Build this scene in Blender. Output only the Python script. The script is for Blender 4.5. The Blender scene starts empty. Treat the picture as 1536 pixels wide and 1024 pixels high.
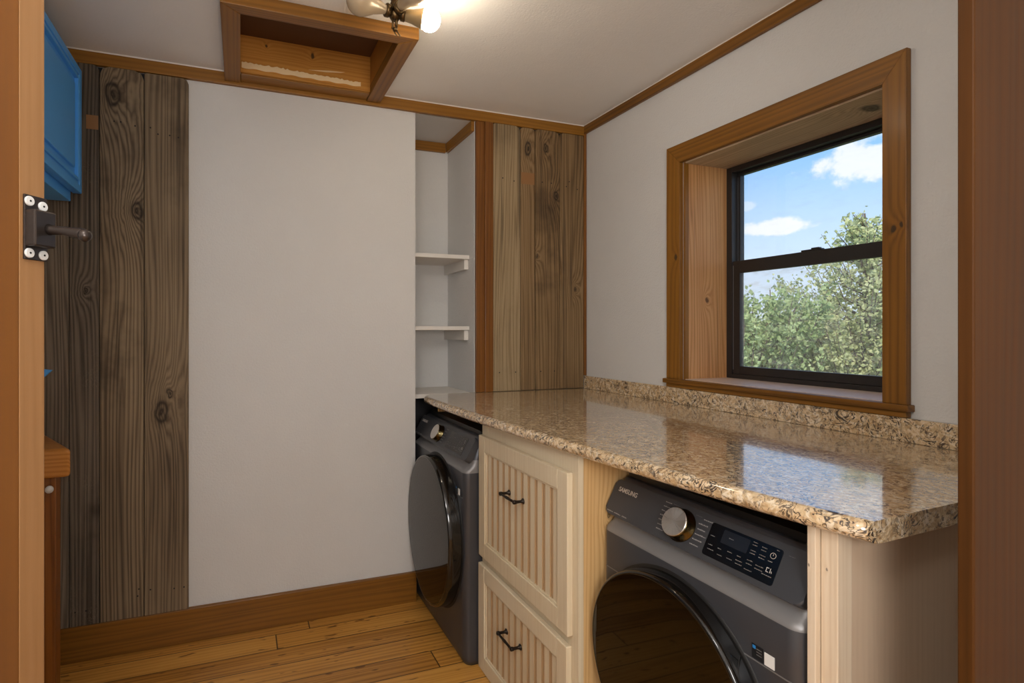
import bpy, bmesh, math, random
from mathutils import Vector, Matrix
random.seed(7)
SC = bpy.context.scene
COL = SC.collection
PI = math.pi
OFF = {}

# ------------------------------------------------------------------ materials
def lin(r, g, b):
    f = lambda c: (c/255/12.92) if c/255 <= .04045 else ((c/255+.055)/1.055)**2.4
    return (f(r), f(g), f(b), 1)

class NT:
    def __init__(s, name):
        s.m = bpy.data.materials.new(name); s.m.use_nodes = True
        s.t = s.m.node_tree; s.t.nodes.clear()
        s.out = s.n('ShaderNodeOutputMaterial')
    def n(s, typ, props=None, **ins):
        nd = s.t.nodes.new(typ)
        for k, v in (props or {}).items(): setattr(nd, k, v)
        for k, v in ins.items(): s.set(nd, k, v)
        return nd
    def set(s, nd, k, v):
        key = int(k[1:]) if k[0] == '_' and k[1:].isdigit() else k.replace('__', ' ')
        sock = nd.inputs[key]
        if isinstance(v, bpy.types.NodeSocket): s.t.links.new(v, sock)
        elif isinstance(v, bpy.types.Node): s.t.links.new(v.outputs[0], sock)
        else: sock.default_value = v
    def math(s, op, a, b=0.0, c=None, clamp=False):
        nd = s.n('ShaderNodeMath', dict(operation=op, use_clamp=clamp), _0=a, _1=b)
        if c is not None: s.set(nd, '_2', c)
        return nd.outputs[0]
    def vmath(s, op, a, b=(0, 0, 0)):
        nd = s.n('ShaderNodeVectorMath', dict(operation=op), _0=a, _1=b)
        return nd.outputs[1] if op in ('LENGTH', 'DISTANCE', 'DOT_PRODUCT') else nd.outputs[0]
    def smooth(s, v, lo, hi, a=0., b=1.):
        nd = s.n('ShaderNodeMapRange', dict(interpolation_type='SMOOTHSTEP'), Value=v)
        nd.inputs[1].default_value = lo; nd.inputs[2].default_value = hi
        nd.inputs[3].default_value = a; nd.inputs[4].default_value = b
        return nd.outputs[0]
    def mix(s, fac, a, b, blend='MIX'):
        nd = s.n('ShaderNodeMix', dict(data_type='RGBA', blend_type=blend))
        s.set(nd, '_0', fac); s.set(nd, '_6', a); s.set(nd, '_7', b)
        return nd.outputs[2]
    def noise(s, vec, scale, detail=3, rough=.55, dist=0., color=False):
        nd = s.n('ShaderNodeTexNoise', Vector=vec, Scale=scale, Detail=detail, Roughness=rough, Distortion=dist)
        return nd.outputs['Color' if color else 'Fac']
    def ramp(s, v, stops):
        nd = s.n('ShaderNodeValToRGB', Fac=v); cr = nd.color_ramp
        while len(cr.elements) < len(stops): cr.elements.new(.5)
        for e, (p, c) in zip(cr.elements, stops):
            e.position = p; e.color = c
        return nd.outputs[0]
    def bsdf(s, **k):
        nd = s.n('ShaderNodeBsdfPrincipled', **k); s.t.links.new(nd.outputs[0], s.out.inputs[0]); return nd
    def bump(s, h, strength, dist=.01):
        return s.n('ShaderNodeBump', Height=h, Strength=strength, Distance=dist).outputs[0]

def scaled(N, vec, sx, sy, sz):
    return N.vmath('MULTIPLY', vec, (sx, sy, sz))

def plain(name, col, rough=.5, metal=0., spec=.5, coat=0., bump=0., bscale=200, **k):
    N = NT(name)
    d = dict(Base__Color=col, Roughness=rough, Metallic=metal, Coat__Weight=coat, Coat__Roughness=.05)
    d['Specular__IOR__Level'] = spec
    if bump:
        tc = N.n('ShaderNodeTexCoord').outputs['Object']
        d['Normal'] = N.bump(N.noise(tc, bscale, 3), bump, .002)
    d.update(k); N.bsdf(**d); return N.m

def wood(name, dark, mid, light, axis=2, ring=5., across=7., along=.5, fine=.45, rough=.5, coat=0., bump=.2,
         knots=(), plane=(0, 2), seed=0., var=.35, kdark=(.02, .013, .008, 1), streak=0., flip=None, worn=0.,
         scratches=0., boards=None, spec=.4, knotgrain=1., lines=60., con=.6, knotring=.28):
    """procedural timber; knots are (cross, along, radius) in the board's own coordinates"""
    N = NT(name)
    tc = N.n('ShaderNodeTexCoord').outputs['Object']
    rnd = N.n('ShaderNodeObjectInfo').outputs['Random']
    base = N.vmath('ADD', tc, (seed*3.7, seed*1.3, seed*5.1))
    if boards:
        # boards laid side by side: cross axis, width, length
        ca, bw, bl = boards
        sep = N.n('ShaderNodeSeparateXYZ', Vector=tc)
        row = N.math('FLOOR', N.math('DIVIDE', sep.outputs[ca], bw))
        rr = N.n('ShaderNodeTexWhiteNoise', dict(noise_dimensions='1D'), W=row).outputs['Value']
        sh = N.math('ADD', sep.outputs[axis], N.math('MULTIPLY', rr, 7.3))
        colm = N.math('FLOOR', N.math('DIVIDE', sh, bl))
        idv = N.math('ADD', N.math('MULTIPLY', row, 3.17), N.math('MULTIPLY', colm, 11.31))
        rb = N.n('ShaderNodeTexWhiteNoise', dict(noise_dimensions='1D'), W=idv)
        off = N.vmath('SCALE', rb.outputs['Color']); N.set(off.node, 'Scale', 23.)
        base = N.vmath('ADD', tc, off); rnd = rb.outputs['Value']
        fr = N.math('FRACT', N.math('DIVIDE', sep.outputs[ca], bw))
        seam = N.math('MINIMUM', fr, N.math('SUBTRACT', 1., fr))
        fr2 = N.math('FRACT', N.math('DIVIDE', sh, bl))
        seam2 = N.math('MINIMUM', fr2, N.math('SUBTRACT', 1., fr2))
        gap = N.math('MINIMUM', N.smooth(seam, .006, .03), N.smooth(seam2, .0006, .0022))
    else:
        off = N.n('ShaderNodeCombineXYZ', X=N.math('MULTIPLY', rnd, 17.), Y=N.math('MULTIPLY', rnd, 29.), Z=N.math('MULTIPLY', rnd, 41.))
        base = N.vmath('ADD', base, off.outputs[0]); gap = None
    sc = [across]*3; sc[axis] = along
    g = scaled(N, base, *sc)
    cv = [1., 1., 1.]; cv[axis] = 0.
    t = N.math('ADD', N.math('MULTIPLY', N.noise(g, 1., 1.5, .45, .3), ring), N.math('MULTIPLY', N.vmath('DOT_PRODUCT', base, tuple(cv)), lines))
    sw = [26.]*3; sw[axis] = .5
    t = N.math('ADD', t, N.math('MULTIPLY', N.noise(scaled(N, base, *sw), 1., 2, .5), lines*.05))
    kmask = None
    sepo = N.n('ShaderNodeSeparateXYZ', Vector=tc)
    wob = N.math('MULTIPLY', N.math('SUBTRACT', N.noise(tc, 18., 2), .5), .03)
    for (kx, kz, kr) in knots:
        dx = N.math('ADD', N.math('SUBTRACT', sepo.outputs[plane[0]], kx), wob)
        dz = N.math('MULTIPLY', N.math('SUBTRACT', sepo.outputs[plane[1]], kz), .55)
        d = N.math('SQRT', N.math('ADD', N.math('MULTIPLY', dx, dx), N.math('MULTIPLY', dz, dz)))
        infl = N.math('EXPONENT', N.math('MULTIPLY', d, -1./(kr*1.7)))
        t = N.math('ADD', t, N.math('MULTIPLY', infl, 5.*knotgrain))
        k1 = N.smooth(d, kr*.45, kr*1.1, 1., 0.)
        k1 = N.math('MULTIPLY', k1, N.math('ADD', 1.-knotring, N.math('MULTIPLY', N.math('SINE', N.math('MULTIPLY', d, 14./kr)), knotring)))
        kmask = k1 if kmask is None else N.math('MAXIMUM', kmask, k1)
    ringv = N.math('POWER', N.math('ADD', N.math('MULTIPLY', N.math('SINE', N.math('MULTIPLY', t, 2*PI)), .5), .5), .65)
    ringv = N.math('MULTIPLY', ringv, N.math('ADD', .55, N.math('MULTIPLY', N.noise(g, 2.3, 2), .6)))
    sf = [160.]*3; sf[axis] = 5.
    fib = N.noise(scaled(N, base, *sf), 1., 3, .6)
    sb = [2.2]*3; sb[axis] = .7
    big = N.noise(scaled(N, base, *sb), 1., 3, .6)
    v = N.math('ADD', N.math('MULTIPLY', ringv, 1-fine), N.math('MULTIPLY', fib, fine))
    v = N.math('ADD', .5, N.math('MULTIPLY', N.math('SUBTRACT', v, .5), con))
    v = N.math('ADD', v, N.math('MULTIPLY', N.math('SUBTRACT', big, .5), .9*con+.25))
    v = N.math('ADD', v, N.math('MULTIPLY', N.math('SUBTRACT', rnd, .5), var))
    col = N.ramp(v, [(.12, dark), (.5, mid), (.88, light)])
    if streak:
        ss = [34.]*3; ss[axis] = .8
        st = N.noise(scaled(N, base, *ss), 1., 2)
        col = N.mix(N.smooth(st, .58, .72, 0., streak), col, kdark)
    if scratches:
        sw = N.noise(scaled(N, base, 30, 30, 16), 1., 3, .6, 2.5)
        sm = N.math('MULTIPLY', N.smooth(N.math('ABSOLUTE', N.math('SUBTRACT', sw, .5)), 0., .02, 1., 0.), N.smooth(N.noise(base, 3., 2), .5, .66))
        col = N.mix(N.math('MULTIPLY', sm, scratches), col, light)
    if worn:
        w1 = N.noise(scaled(N, base, 1.3, 1.3, 1.3), 1., 5, .65)
        col = N.mix(N.smooth(w1, .55, .72, 0., worn), col, kdark)
    if kmask is not None: col = N.mix(N.math('MULTIPLY', kmask, .9), col, kdark)
    if boards:
        fl = [48.]*3; fl[axis] = 13.
        fk = N.noise(scaled(N, base, *fl), 1., 1.5, .5)
        col = N.mix(N.smooth(fk, .66, .74, 0., .75), col, kdark)
    h = N.math('ADD', N.math('MULTIPLY', ringv, .45), N.math('MULTIPLY', fib, .6))
    if gap is not None:
        col = N.mix(gap, (.07, .035, .012, 1), col); h = N.math('MULTIPLY', h, gap)
    N.bsdf(Base__Color=col, Roughness=N.math('ADD', rough-.06, N.math('MULTIPLY', fib, .12)), Normal=N.bump(h, bump, .003),
           Coat__Weight=coat, Coat__Roughness=.18, Specular__IOR__Level=spec)
    return N.m

def granite():
    N = NT('granite_laminate')
    tc = N.n('ShaderNodeTexCoord').outputs['Object']
    big = N.noise(tc, 8., 3, .6)
    base = N.ramp(N.noise(tc, 48., 4, .6, 1.0), [(.3, lin(170, 142, 106)), (.5, lin(214, 186, 146)), (.68, lin(236, 214, 180))])
    n1 = N.noise(tc, 22., 2.5, .5, 2.6)
    n2 = N.noise(N.vmath('ADD', tc, (4.1, 7.7, 2.3)), 40., 2., .5, 3.0)
    n3 = N.noise(N.vmath('ADD', tc, (1.1, 3.7, 9.3)), 34., 2.5, .5, 2.2)
    gate = N.smooth(big, .38, .58)
    f1 = N.smooth(N.math('ABSOLUTE', N.math('SUBTRACT', n1, .44)), .014, .04, 1., 0.)
    f1 = N.math('MULTIPLY', f1, N.math('ADD', .3, N.math('MULTIPLY', gate, .65)))
    f2 = N.math('MULTIPLY', N.smooth(n2, .57, .64), .75)
    f3 = N.math('MULTIPLY', N.smooth(n1, .36, .30), .9)
    col = N.mix(N.smooth(n3, .54, .64, 0., .6), base, lin(244, 232, 210))
    col = N.mix(N.smooth(n3, .44, .36, 0., .45), col, lin(184, 140, 92))
    col = N.mix(f2, col, lin(104, 86, 74))
    col = N.mix(f1, col, lin(60, 50, 46))
    col = N.mix(f3, col, lin(44, 40, 42))
    N.bsdf(Base__Color=col, Roughness=.2, Specular__IOR__Level=.4, Coat__Weight=.9, Coat__IOR=1.78, Coat__Roughness=.06,
           Normal=N.bump(N.noise(tc, 60, 2), .012, .002))
    return N.m

def plaster(name, col, bs=.35, rough=.75, mottled=.02):
    N = NT(name)
    tc = N.n('ShaderNodeTexCoord').outputs['Object']
    h = N.math('ADD', N.noise(tc, 120., 4, .6), N.math('MULTIPLY', N.noise(tc, 30., 3), .5))
    c2 = tuple(x*(1-mottled*1.6) for x in col[:3])+(1,)
    c = N.mix(N.smooth(N.noise(tc, 2.5, 4, .6), .3, .7), c2, col)
    N.bsdf(Base__Color=c, Roughness=rough, Normal=N.bump(h, bs, .004), Specular__IOR__Level=.3)
    return N.m

M = {}
M['wall'] = plaster('painted_wall', lin(217, 215, 212), .5)
M['ceil'] = plaster('ceiling_plaster', lin(244, 242, 239), .3)
M['shelfwhite'] = plaster('painted_shelf', lin(228, 223, 216), .06, .45, .03)
T = dict(dark=lin(76, 46, 10), mid=lin(138, 91, 28), light=lin(166, 117, 44))
def trim_mat(nm, axis, **k):
    d = dict(axis=axis, ring=3., across=6., along=.5, fine=.55, rough=.45, coat=.06, bump=.08, var=.2, lines=45., con=.42, knotgrain=.35, knotring=.05); d.update(k)
    c = dict(T); c.update({q: d.pop(q) for q in list(d) if q in c})
    return wood(nm, c['dark'], c['mid'], c['light'], **d)
M['trimx'] = trim_mat('stained_pine_x', 0)
M['trimy'] = trim_mat('stained_pine_y', 1)
M['trimz'] = trim_mat('stained_pine_z', 2)
M['trimz_dark'] = trim_mat('stained_pine_dark', 2, dark=lin(82, 46, 14), mid=lin(126, 78, 28), light=lin(152, 98, 40))
M['base'] = trim_mat('stained_pine_baseboard', 0, dark=lin(80, 48, 12), mid=lin(132, 86, 26), light=lin(154, 106, 40))
M['hatchin'] = wood('hatch_pine', lin(108, 66, 18), lin(182, 122, 48), lin(210, 152, 74), axis=0, ring=2.5, across=5, rough=.5, bump=.1,
                    knots=((.02, .05, .010), (-.19, .06, .005)), con=.4, knotgrain=.4, knotring=.05)
M['hatchdark'] = plain('hatch_lid', lin(92, 58, 26), .7)
M['rawwood'] = plain('bare_scraped_wood', lin(232, 204, 160), .8, bump=.5, bscale=90)
M['floor'] = wood('pine_floorboards', lin(142, 92, 34), lin(200, 142, 64), lin(220, 168, 90), axis=0, ring=4., across=8., along=.5, fine=.5,
                  rough=.34, coat=.08, bump=.08, boards=(1, .118, 1.9), var=.35, streak=.25, kdark=lin(96, 56, 20), lines=45., con=.5)
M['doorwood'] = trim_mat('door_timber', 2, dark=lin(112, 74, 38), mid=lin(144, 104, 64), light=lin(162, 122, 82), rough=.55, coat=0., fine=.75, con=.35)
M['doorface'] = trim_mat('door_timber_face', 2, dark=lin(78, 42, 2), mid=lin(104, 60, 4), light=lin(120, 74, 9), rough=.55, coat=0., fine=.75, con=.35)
M['rough'] = wood('rough_jamb_board', lin(112, 68, 32), lin(198, 142, 88), lin(228, 180, 126), axis=2, ring=7., across=5., along=.7, rough=.55, bump=.4, lines=50., con=.5, knotring=.05,
                  streak=.75, kdark=lin(92, 56, 28), knots=((.0, .37, .009),), plane=(0, 2))
M['roughtop'] = wood('rough_head_board', lin(140, 112, 84), lin(206, 180, 148), lin(226, 204, 176), axis=1, ring=5., across=6., along=.7, rough=.6, bump=.3, con=.4, knotring=.1,
                     worn=.5, kdark=lin(70, 54, 42), knots=((-.28, .0, .03),), plane=(1, 0))
M['sill_in'] = plain('painted_stool', lin(226, 204, 184), .4, bump=.05)
M['granite'] = granite()
M['black'] = plain('black_window_frame', lin(40, 37, 36), .38, spec=.5)
M['graymetal'] = plain('grey_sash_edge', lin(130, 132, 138), .35, .8)
M['cream'] = wood('cream_glazed_wood', lin(194, 172, 136), lin(220, 204, 174), lin(228, 215, 190), axis=2, ring=1.5, across=8., along=.4, fine=.7, rough=.42,
                  bump=.03, var=.05, con=.4)
M['glaze'] = plain('brown_glaze', lin(172, 140, 102), .5)
M['raw_pine'] = wood('pale_side_pine', lin(176, 128, 70), lin(214, 174, 118), lin(226, 192, 140), axis=2, ring=3., across=5., along=.4, rough=.5, bump=.06,
                     knots=((-.33, .84, .009),), plane=(0, 2))
M['endpanel'] = wood('beige_end_panel', lin(184, 158, 130), lin(206, 182, 156), lin(216, 194, 170), axis=2, ring=1.5, across=10., along=.3, fine=.8, rough=.5, bump=.04, var=.05, con=.4)
M['whitepost'] = wood('whitewashed_post', lin(196, 170, 138), lin(226, 208, 184), lin(236, 222, 202), axis=2, ring=1.5, across=10, fine=.7, rough=.5, bump=.05,
                      knots=((.004, .95, .0022),), plane=(1, 2), knotgrain=.2, con=.4)
M['bronze'] = plain('oil_rubbed_bronze', lin(44, 36, 30), .38, .7)
M['steel'] = plain('charcoal_steel', lin(76, 77, 82), .34, .45, spec=.5)
M['steel_lit'] = plain('charcoal_ledge_lit', lin(128, 126, 126), .38, .25)  # lightened steel paints the light on the upward ledge; seam strips share it
M['panelgrey'] = plain('charcoal_control_panel', lin(68, 69, 73), .4, .25)
M['lid'] = plain('black_lid', lin(22, 21, 21), .35)
M['void'] = plain('dark_gap', lin(10, 9, 9), .6)
M['gloss'] = plain('black_gloss_rim', lin(20, 18, 16), .12, .3, spec=.6, coat=.4)
M['doorglass'] = plain('smoked_door_glass', lin(14, 9, 5), .035, 0., spec=.55)
M['display'] = plain('display_glass', lin(16, 16, 19), .12, 0., spec=.5)
M['screen'] = plain('display_screen', lin(34, 36, 42), .15)
M['caulk'] = plain('white_caulk', lin(238, 232, 222), .5)
M['mark'] = plain('printed_mark', lin(190, 188, 184), .5)
M['mark_dim'] = plain('printed_mark_dim', lin(112, 111, 110), .5)
M['mark_dial'] = plain('dial_print', lin(150, 148, 146), .5)
M['logo'] = plain('logo_silver', lin(205, 200, 194), .35, .4)
M['knobface'] = None
M['knobring'] = plain('knob_ring', lin(92, 82, 56), .22, 1.)
M['sticker_w'] = plain('white_sticker', lin(226, 226, 224), .5)
M['sticker_b'] = plain('black_sticker', lin(22, 24, 28), .4)
M['sticker_blue'] = plain('blue_sticker', lin(40, 130, 200), .4)
M['blue'] = plain('blue_paint', (.10, .43, 1.0, 1), .35, spec=.4)
M['iron'] = plain('aged_iron', lin(70, 62, 58), .32, .75, bump=.2, bscale=60)
M['screw'] = plain('zinc_screw', lin(214, 214, 212), .5, 0.)
M['vanity'] = wood('honey_oak', lin(128, 74, 22), lin(190, 122, 50), lin(216, 152, 76), axis=0, ring=3, across=6, rough=.3, coat=.35, bump=.06)
M['vanityleg'] = wood('honey_oak_leg', lin(96, 52, 14), lin(138, 82, 28), lin(166, 106, 44), axis=2, ring=3, across=6, rough=.4, coat=.2, bump=.06)
M['porcelain'] = plain('brass_socket', lin(168, 146, 108), .35, .35)
M['brass'] = plain('aged_brass', lin(96, 76, 48), .35, .85)
M['offbulb'] = plain('coated_bulb', lin(190, 170, 140), .25, .1, spec=.5)
M['bark'] = plain('tree_bark', lin(104, 92, 80), .9, bump=.6, bscale=30)
M['nail'] = plain('rusted_nail', lin(22, 16, 12), .7)
M['grass'] = plain('meadow', lin(112, 124, 74), .95, bump=.6, bscale=8)
M['lint'] = plain('patch_pine', lin(146, 104, 62), .7)

def knob_mat():
    N = NT('brushed_knob_face')
    tc = N.n('ShaderNodeTexCoord').outputs['Object']
    s = N.n('ShaderNodeSeparateXYZ', Vector=tc)
    ang = N.math('ARCTAN2', s.outputs[2], s.outputs[0])
    c = N.noise(N.n('ShaderNodeCombineXYZ', X=N.math('MULTIPLY', ang, 30.), Y=0., Z=0.).outputs[0], 1., 2)
    N.bsdf(Base__Color=lin(208, 204, 198), Metallic=.9, Roughness=N.math('ADD', .10, N.math('MULTIPLY', c, .45)), Anisotropic=.6)
    return N.m
M['knobface'] = knob_mat()

def bulb_mat():
    N = NT('lit_bulb')
    e = N.n('ShaderNodeEmission', Color=(1., .86, .66, 1), Strength=80.)
    N.t.links.new(e.outputs[0], N.out.inputs[0]); return N.m
M['bulb'] = bulb_mat()

def glass_mat(name, haze):
    N = NT(name)
    tc = N.n('ShaderNodeTexCoord').outputs['Object']
    tr = N.n('ShaderNodeBsdfTransparent', Color=(.97, .98, .98, 1)).outputs[0]
    gl = N.n('ShaderNodeBsdfGlossy', Roughness=.02).outputs[0]
    df = N.n('ShaderNodeBsdfDiffuse', Color=(.8, .82, .84, 1)).outputs[0]
    fr = N.n('ShaderNodeFresnel', IOR=1.45).outputs[0]
    sm = N.math('MULTIPLY', N.smooth(N.noise(scaled(N, tc, 1, 3, 9), 3., 4), .45, .8), haze)
    a = N.n('ShaderNodeMixShader', _0=N.math('MULTIPLY', fr, .6), _1=tr, _2=gl).outputs[0]
    b = N.n('ShaderNodeMixShader', _0=N.math('ADD', sm, haze*.6), _1=a, _2=df).outputs[0]
    N.t.links.new(b, N.out.inputs[0]); return N.m
M['pane'] = glass_mat('window_pane', .03)
M['pane2'] = glass_mat('window_pane_hazy', .17)

def leaf_mat(name, a, b):
    N = NT(name)
    tc = N.n('ShaderNodeTexCoord').outputs['Object']
    c = N.mix(N.smooth(N.noise(tc, 5., 3), .35, .65), a, b)
    d = N.n('ShaderNodeBsdfDiffuse', Color=c).outputs[0]
    t = N.n('ShaderNodeBsdfTranslucent', Color=c).outputs[0]
    m = N.n('ShaderNodeMixShader', _0=.35, _1=d, _2=t).outputs[0]
    N.t.links.new(m, N.out.inputs[0]); return N.m
M['leafA'] = leaf_mat('leaf_pale', lin(180, 188, 130), lin(222, 222, 170))
M['leafB'] = leaf_mat('leaf_green', lin(158, 178, 118), lin(206, 218, 160))
M['leafC'] = leaf_mat('leaf_deep', lin(138, 158, 108), lin(178, 192, 140))

# ------------------------------------------------------------------ geometry helpers
def box(bm, x0, x1, y0, y1, z0, z1, mat=0, bev=0., seg=2):
    vs = [bm.verts.new((x, y, z)) for x in (x0, x1) for y in (y0, y1) for z in (z0, z1)]
    q = [(0, 1, 3, 2), (4, 6, 7, 5), (0, 4, 5, 1), (2, 3, 7, 6), (0, 2, 6, 4), (1, 5, 7, 3)]
    fs = [bm.faces.new([vs[i] for i in f]) for f in q]
    for f in fs: f.material_index = mat
    if bev > 0:
        es = list({e for f in fs for e in f.edges})
        r = bmesh.ops.bevel(bm, geom=es, offset=bev, segments=seg, affect='EDGES', profile=.5)
        for f in r['faces']: f.material_index = mat
    return vs

def prism(bm, pts, vec, mat=0, bev=0., seg=2, capbev=True):
    """closed polygon pts (3D) extruded along vec"""
    v0 = [bm.verts.new(p) for p in pts]
    v1 = [bm.verts.new(Vector(p)+Vector(vec)) for p in pts]
    n = len(pts)
    fs = [bm.faces.new(v0[::-1]), bm.faces.new(v1)]
    for i in range(n): fs.append(bm.faces.new((v0[i], v0[(i+1) % n], v1[(i+1) % n], v1[i])))
    for f in fs: f.material_index = mat
    if bev > 0:
        es = list({e for f in fs[:2] for e in f.edges}) if capbev else list({e for f in fs for e in f.edges})
        r = bmesh.ops.bevel(bm, geom=es, offset=bev, segments=seg, affect='EDGES', profile=.5)
        for f in r['faces']: f.material_index = mat
    return v0+v1

def lathe(bm, prof, M4=Matrix(), n=40, mat=0, sx=1., sy=1., caps=True, matf=None):
    """profile [(r,z)] about local z"""
    rings = []
    for r, z in prof:
        if r < 1e-6: rings.append([bm.verts.new(M4 @ Vector((0, 0, z)))])
        else: rings.append([bm.verts.new(M4 @ Vector((r*sx*math.cos(2*PI*i/n), r*sy*math.sin(2*PI*i/n), z))) for i in range(n)])
    for k in range(len(rings)-1):
        a, b = rings[k], rings[k+1]
        for i in range(n):
            j = (i+1) % n
            if len(a) == 1 and len(b) == 1: continue
            if len(a) == 1: f = bm.faces.new((a[0], b[i], b[j]))
            elif len(b) == 1: f = bm.faces.new((a[i], a[j], b[0]))
            else: f = bm.faces.new((a[i], a[j], b[j], b[i]))
            f.material_index = matf(k) if matf else mat; f.smooth = True
    if caps:
        for rg, rev in ((rings[0], True), (rings[-1], False)):
            if len(rg) > 1:
                f = bm.faces.new(rg[::-1] if rev else rg); f.material_index = mat

def tube(bm, pts, radii, n=12, mat=0):
    rings = []
    pts = [Vector(p) for p in pts]
    for i, p in enumerate(pts):
        d = (pts[min(i+1, len(pts)-1)]-pts[max(i-1, 0)]).normalized()
        up = Vector((0, 0, 1)) if abs(d.z) < .9 else Vector((1, 0, 0))
        a = d.cross(up).normalized(); b = d.cross(a)
        r = radii[i] if isinstance(radii, (list, tuple)) else radii
        rings.append([bm.verts.new(p+(a*math.cos(2*PI*k/n)+b*math.sin(2*PI*k/n))*r) for k in range(n)])
    for k in range(len(rings)-1):
        for i in range(n):
            f = bm.faces.new((rings[k][i], rings[k][(i+1) % n], rings[k+1][(i+1) % n], rings[k+1][i])); f.smooth = True; f.material_index = mat
    bm.faces.new(rings[0][::-1]).material_index = mat; bm.faces.new(rings[-1]).material_index = mat

def rot_to(d):
    return Vector(d).normalized().to_track_quat('Z', 'Y').to_matrix().to_4x4()

def link(name, bm, mats, parent=None, base=None, smooth=False):
    bmesh.ops.recalc_face_normals(bm, faces=bm.faces)
    vs = [v.co for v in bm.verts]
    lo = [min(v[i] for v in vs) for i in range(3)]; hi = [max(v[i] for v in vs) for i in range(3)]
    c = Vector(base) if base is not None else Vector(((lo[0]+hi[0])/2, (lo[1]+hi[1])/2, lo[2]))
    for v in bm.verts: v.co -= c
    me = bpy.data.meshes.new(name)
    if smooth:
        for f in bm.faces: f.smooth = True
    bm.to_mesh(me); bm.free()
    for m in (mats if isinstance(mats, (list, tuple)) else [mats]): me.materials.append(M[m] if isinstance(m, str) else m)
    o = bpy.data.objects.new(name, me); COL.objects.link(o)
    if parent is not None:
        o.parent = parent; o.location = c-OFF[parent.name]
    else: o.location = c
    OFF[o.name] = c
    return o

def thing(name, loc, label, cat, group=None, kind=None, rotz=0., local=False):
    o = bpy.data.objects.new(name, None); COL.objects.link(o)
    o.empty_display_size = .1
    o.location = loc; o.rotation_euler = (0, 0, rotz)
    OFF[o.name] = Vector((0, 0, 0)) if local else Vector(loc)
    return tag(o, label, cat, group, kind)

def tag(o, label, cat, group=None, kind=None):
    o['label'] = label; o['category'] = cat
    if group: o['group'] = group
    if kind: o['kind'] = kind
    return o

def bxo(name, d, mat, parent=None, bev=.0, **k):
    bm = bmesh.new(); box(bm, *d, bev=bev); return link(name, bm, mat, parent, **k)

def struct(name, d, mat, label, cat, bev=0.):
    return tag(bxo(name, d, mat, bev=bev), label, cat, kind='structure')

# ------------------------------------------------------------------ key dimensions (metres; camera height at z = 1.383)
FZ = -.025          # floor level
D = 2.618           # back wall plane
XW = 1.911          # window wall plane
XL = -.95           # left wall plane
ZC = 2.578          # ceiling
NX0, NX1, NY = .861, 1.201, 3.014   # shelf niche

# ------------------------------------------------------------------ room shell
def multi(name, boxes, mat, label, cat):
    bm = bmesh.new()
    for b in boxes: box(bm, *b)
    return tag(link(name, bm, mat), label, cat, kind='structure')

struct('floor', (XL-.2, XW+.2, -2.3, NY+.1, FZ-.1, FZ), 'floor', 'honey pine floorboards running across the laundry room', 'floor')
HX0, HX1, HY0, HY1 = -.01, .605, 2.02, 2.528
multi('ceiling', [(XL-.2, HX0, -2.3, D+.02, ZC, ZC+.1), (HX1, XW+.2, -2.3, D+.02, ZC, ZC+.1),
                  (HX0, HX1, -2.3, HY0, ZC, ZC+.1), (HX0, HX1, HY1, D+.02, ZC, ZC+.1)], 'ceil', 'off-white plaster ceiling around the wooden hatch', 'ceiling')
multi('wall_back', [(XL-.2, NX0, D, D+.12, FZ, ZC), (XL-.2, NX0, D+.12, NY+.1, FZ, ZC)], 'wall', 'white textured back wall left of the shelf niche', 'wall')
multi('wall_niche', [(NX0, XW+.1, NY, NY+.1, FZ, ZC), (NX1, XW+.1, D+.004, NY, 1.02, ZC), (NX0, NX1, D+.02, NY, 2.523, ZC)], 'wall',
      'white inner walls of the open shelf niche', 'wall')
WY0, WY1, WZ0, WZ1 = 1.07, 1.882, 1.150, 2.152
multi('wall_right', [(XW, XW+.27, -2.3, WY0, FZ, ZC), (XW, XW+.27, WY1, NY+.1, FZ, ZC), (XW, XW+.27, WY0, WY1, FZ, WZ0), (XW, XW+.27, WY0, WY1, WZ1, ZC)],
      'wall', 'white wall holding the window above the counter', 'wall')
struct('wall_left', (XL-.15, XL, -2.3, D, FZ, ZC), 'wall', 'white wall behind the blue cabinet', 'wall')
struct('wall_front', (XL-.15, XW+.27, -2.4, -2.3, FZ, ZC), 'wall', 'white wall behind the camera position', 'wall')
struct('wall_partition', (1.34, XW, .484, .525, FZ, ZC), 'wall', 'partition wall behind the brown doorway casing', 'wall')

M['recess'] = plain('recess_shade_grey', lin(70, 68, 70), .8)  # added panels: the shade of the unlit recess is put into their colour
multi('recess_shade', [(NX0+.0005, NX0+.006, D+.125, NY-.007, FZ, 1.012), (NX0+.0005, XW-.001, NY-.007, NY-.0005, FZ, 1.012)], 'recess', 'added dark panels standing in for shade in the machine recess under the niche', 'wall')
# baseboard, crown and corner trim
struct('baseboard_back', (XL+.005, .862, D-.022, D, FZ, .127), 'base', 'brown stained baseboard along the white back wall', 'baseboard', .003)
struct('trim_1', (XL+.005, XW-.019, D-.022, D-.001, 2.518, 2.572), 'trimx', 'brown crown trim across the top of the back wall', 'crown trim', .002)
struct('trim_2', (XW-.02, XW-.001, -2.2, D-.003, 2.530, 2.578), 'trimy', 'brown crown trim sloping along top of the window wall', 'crown trim', .002)
_t1, _t2 = bpy.data.objects['trim_1'], bpy.data.objects['trim_2']
bxo('caulk_line', (XL+.01, XW-.02, D-.021, D-.002, 2.5722, 2.5775), 'caulk', _t1)
bxo('caulk_line', (XW-.0215, XW-.019, -2.2, D-.022, 2.574, 2.5776), 'caulk', _t2)
struct('trim_3', (NX0+.002, NX1-.02, NY-.02, NY-.001, 2.466, 2.522), 'trimx', 'short brown trim at the top back of the niche', 'crown trim', .002)
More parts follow.
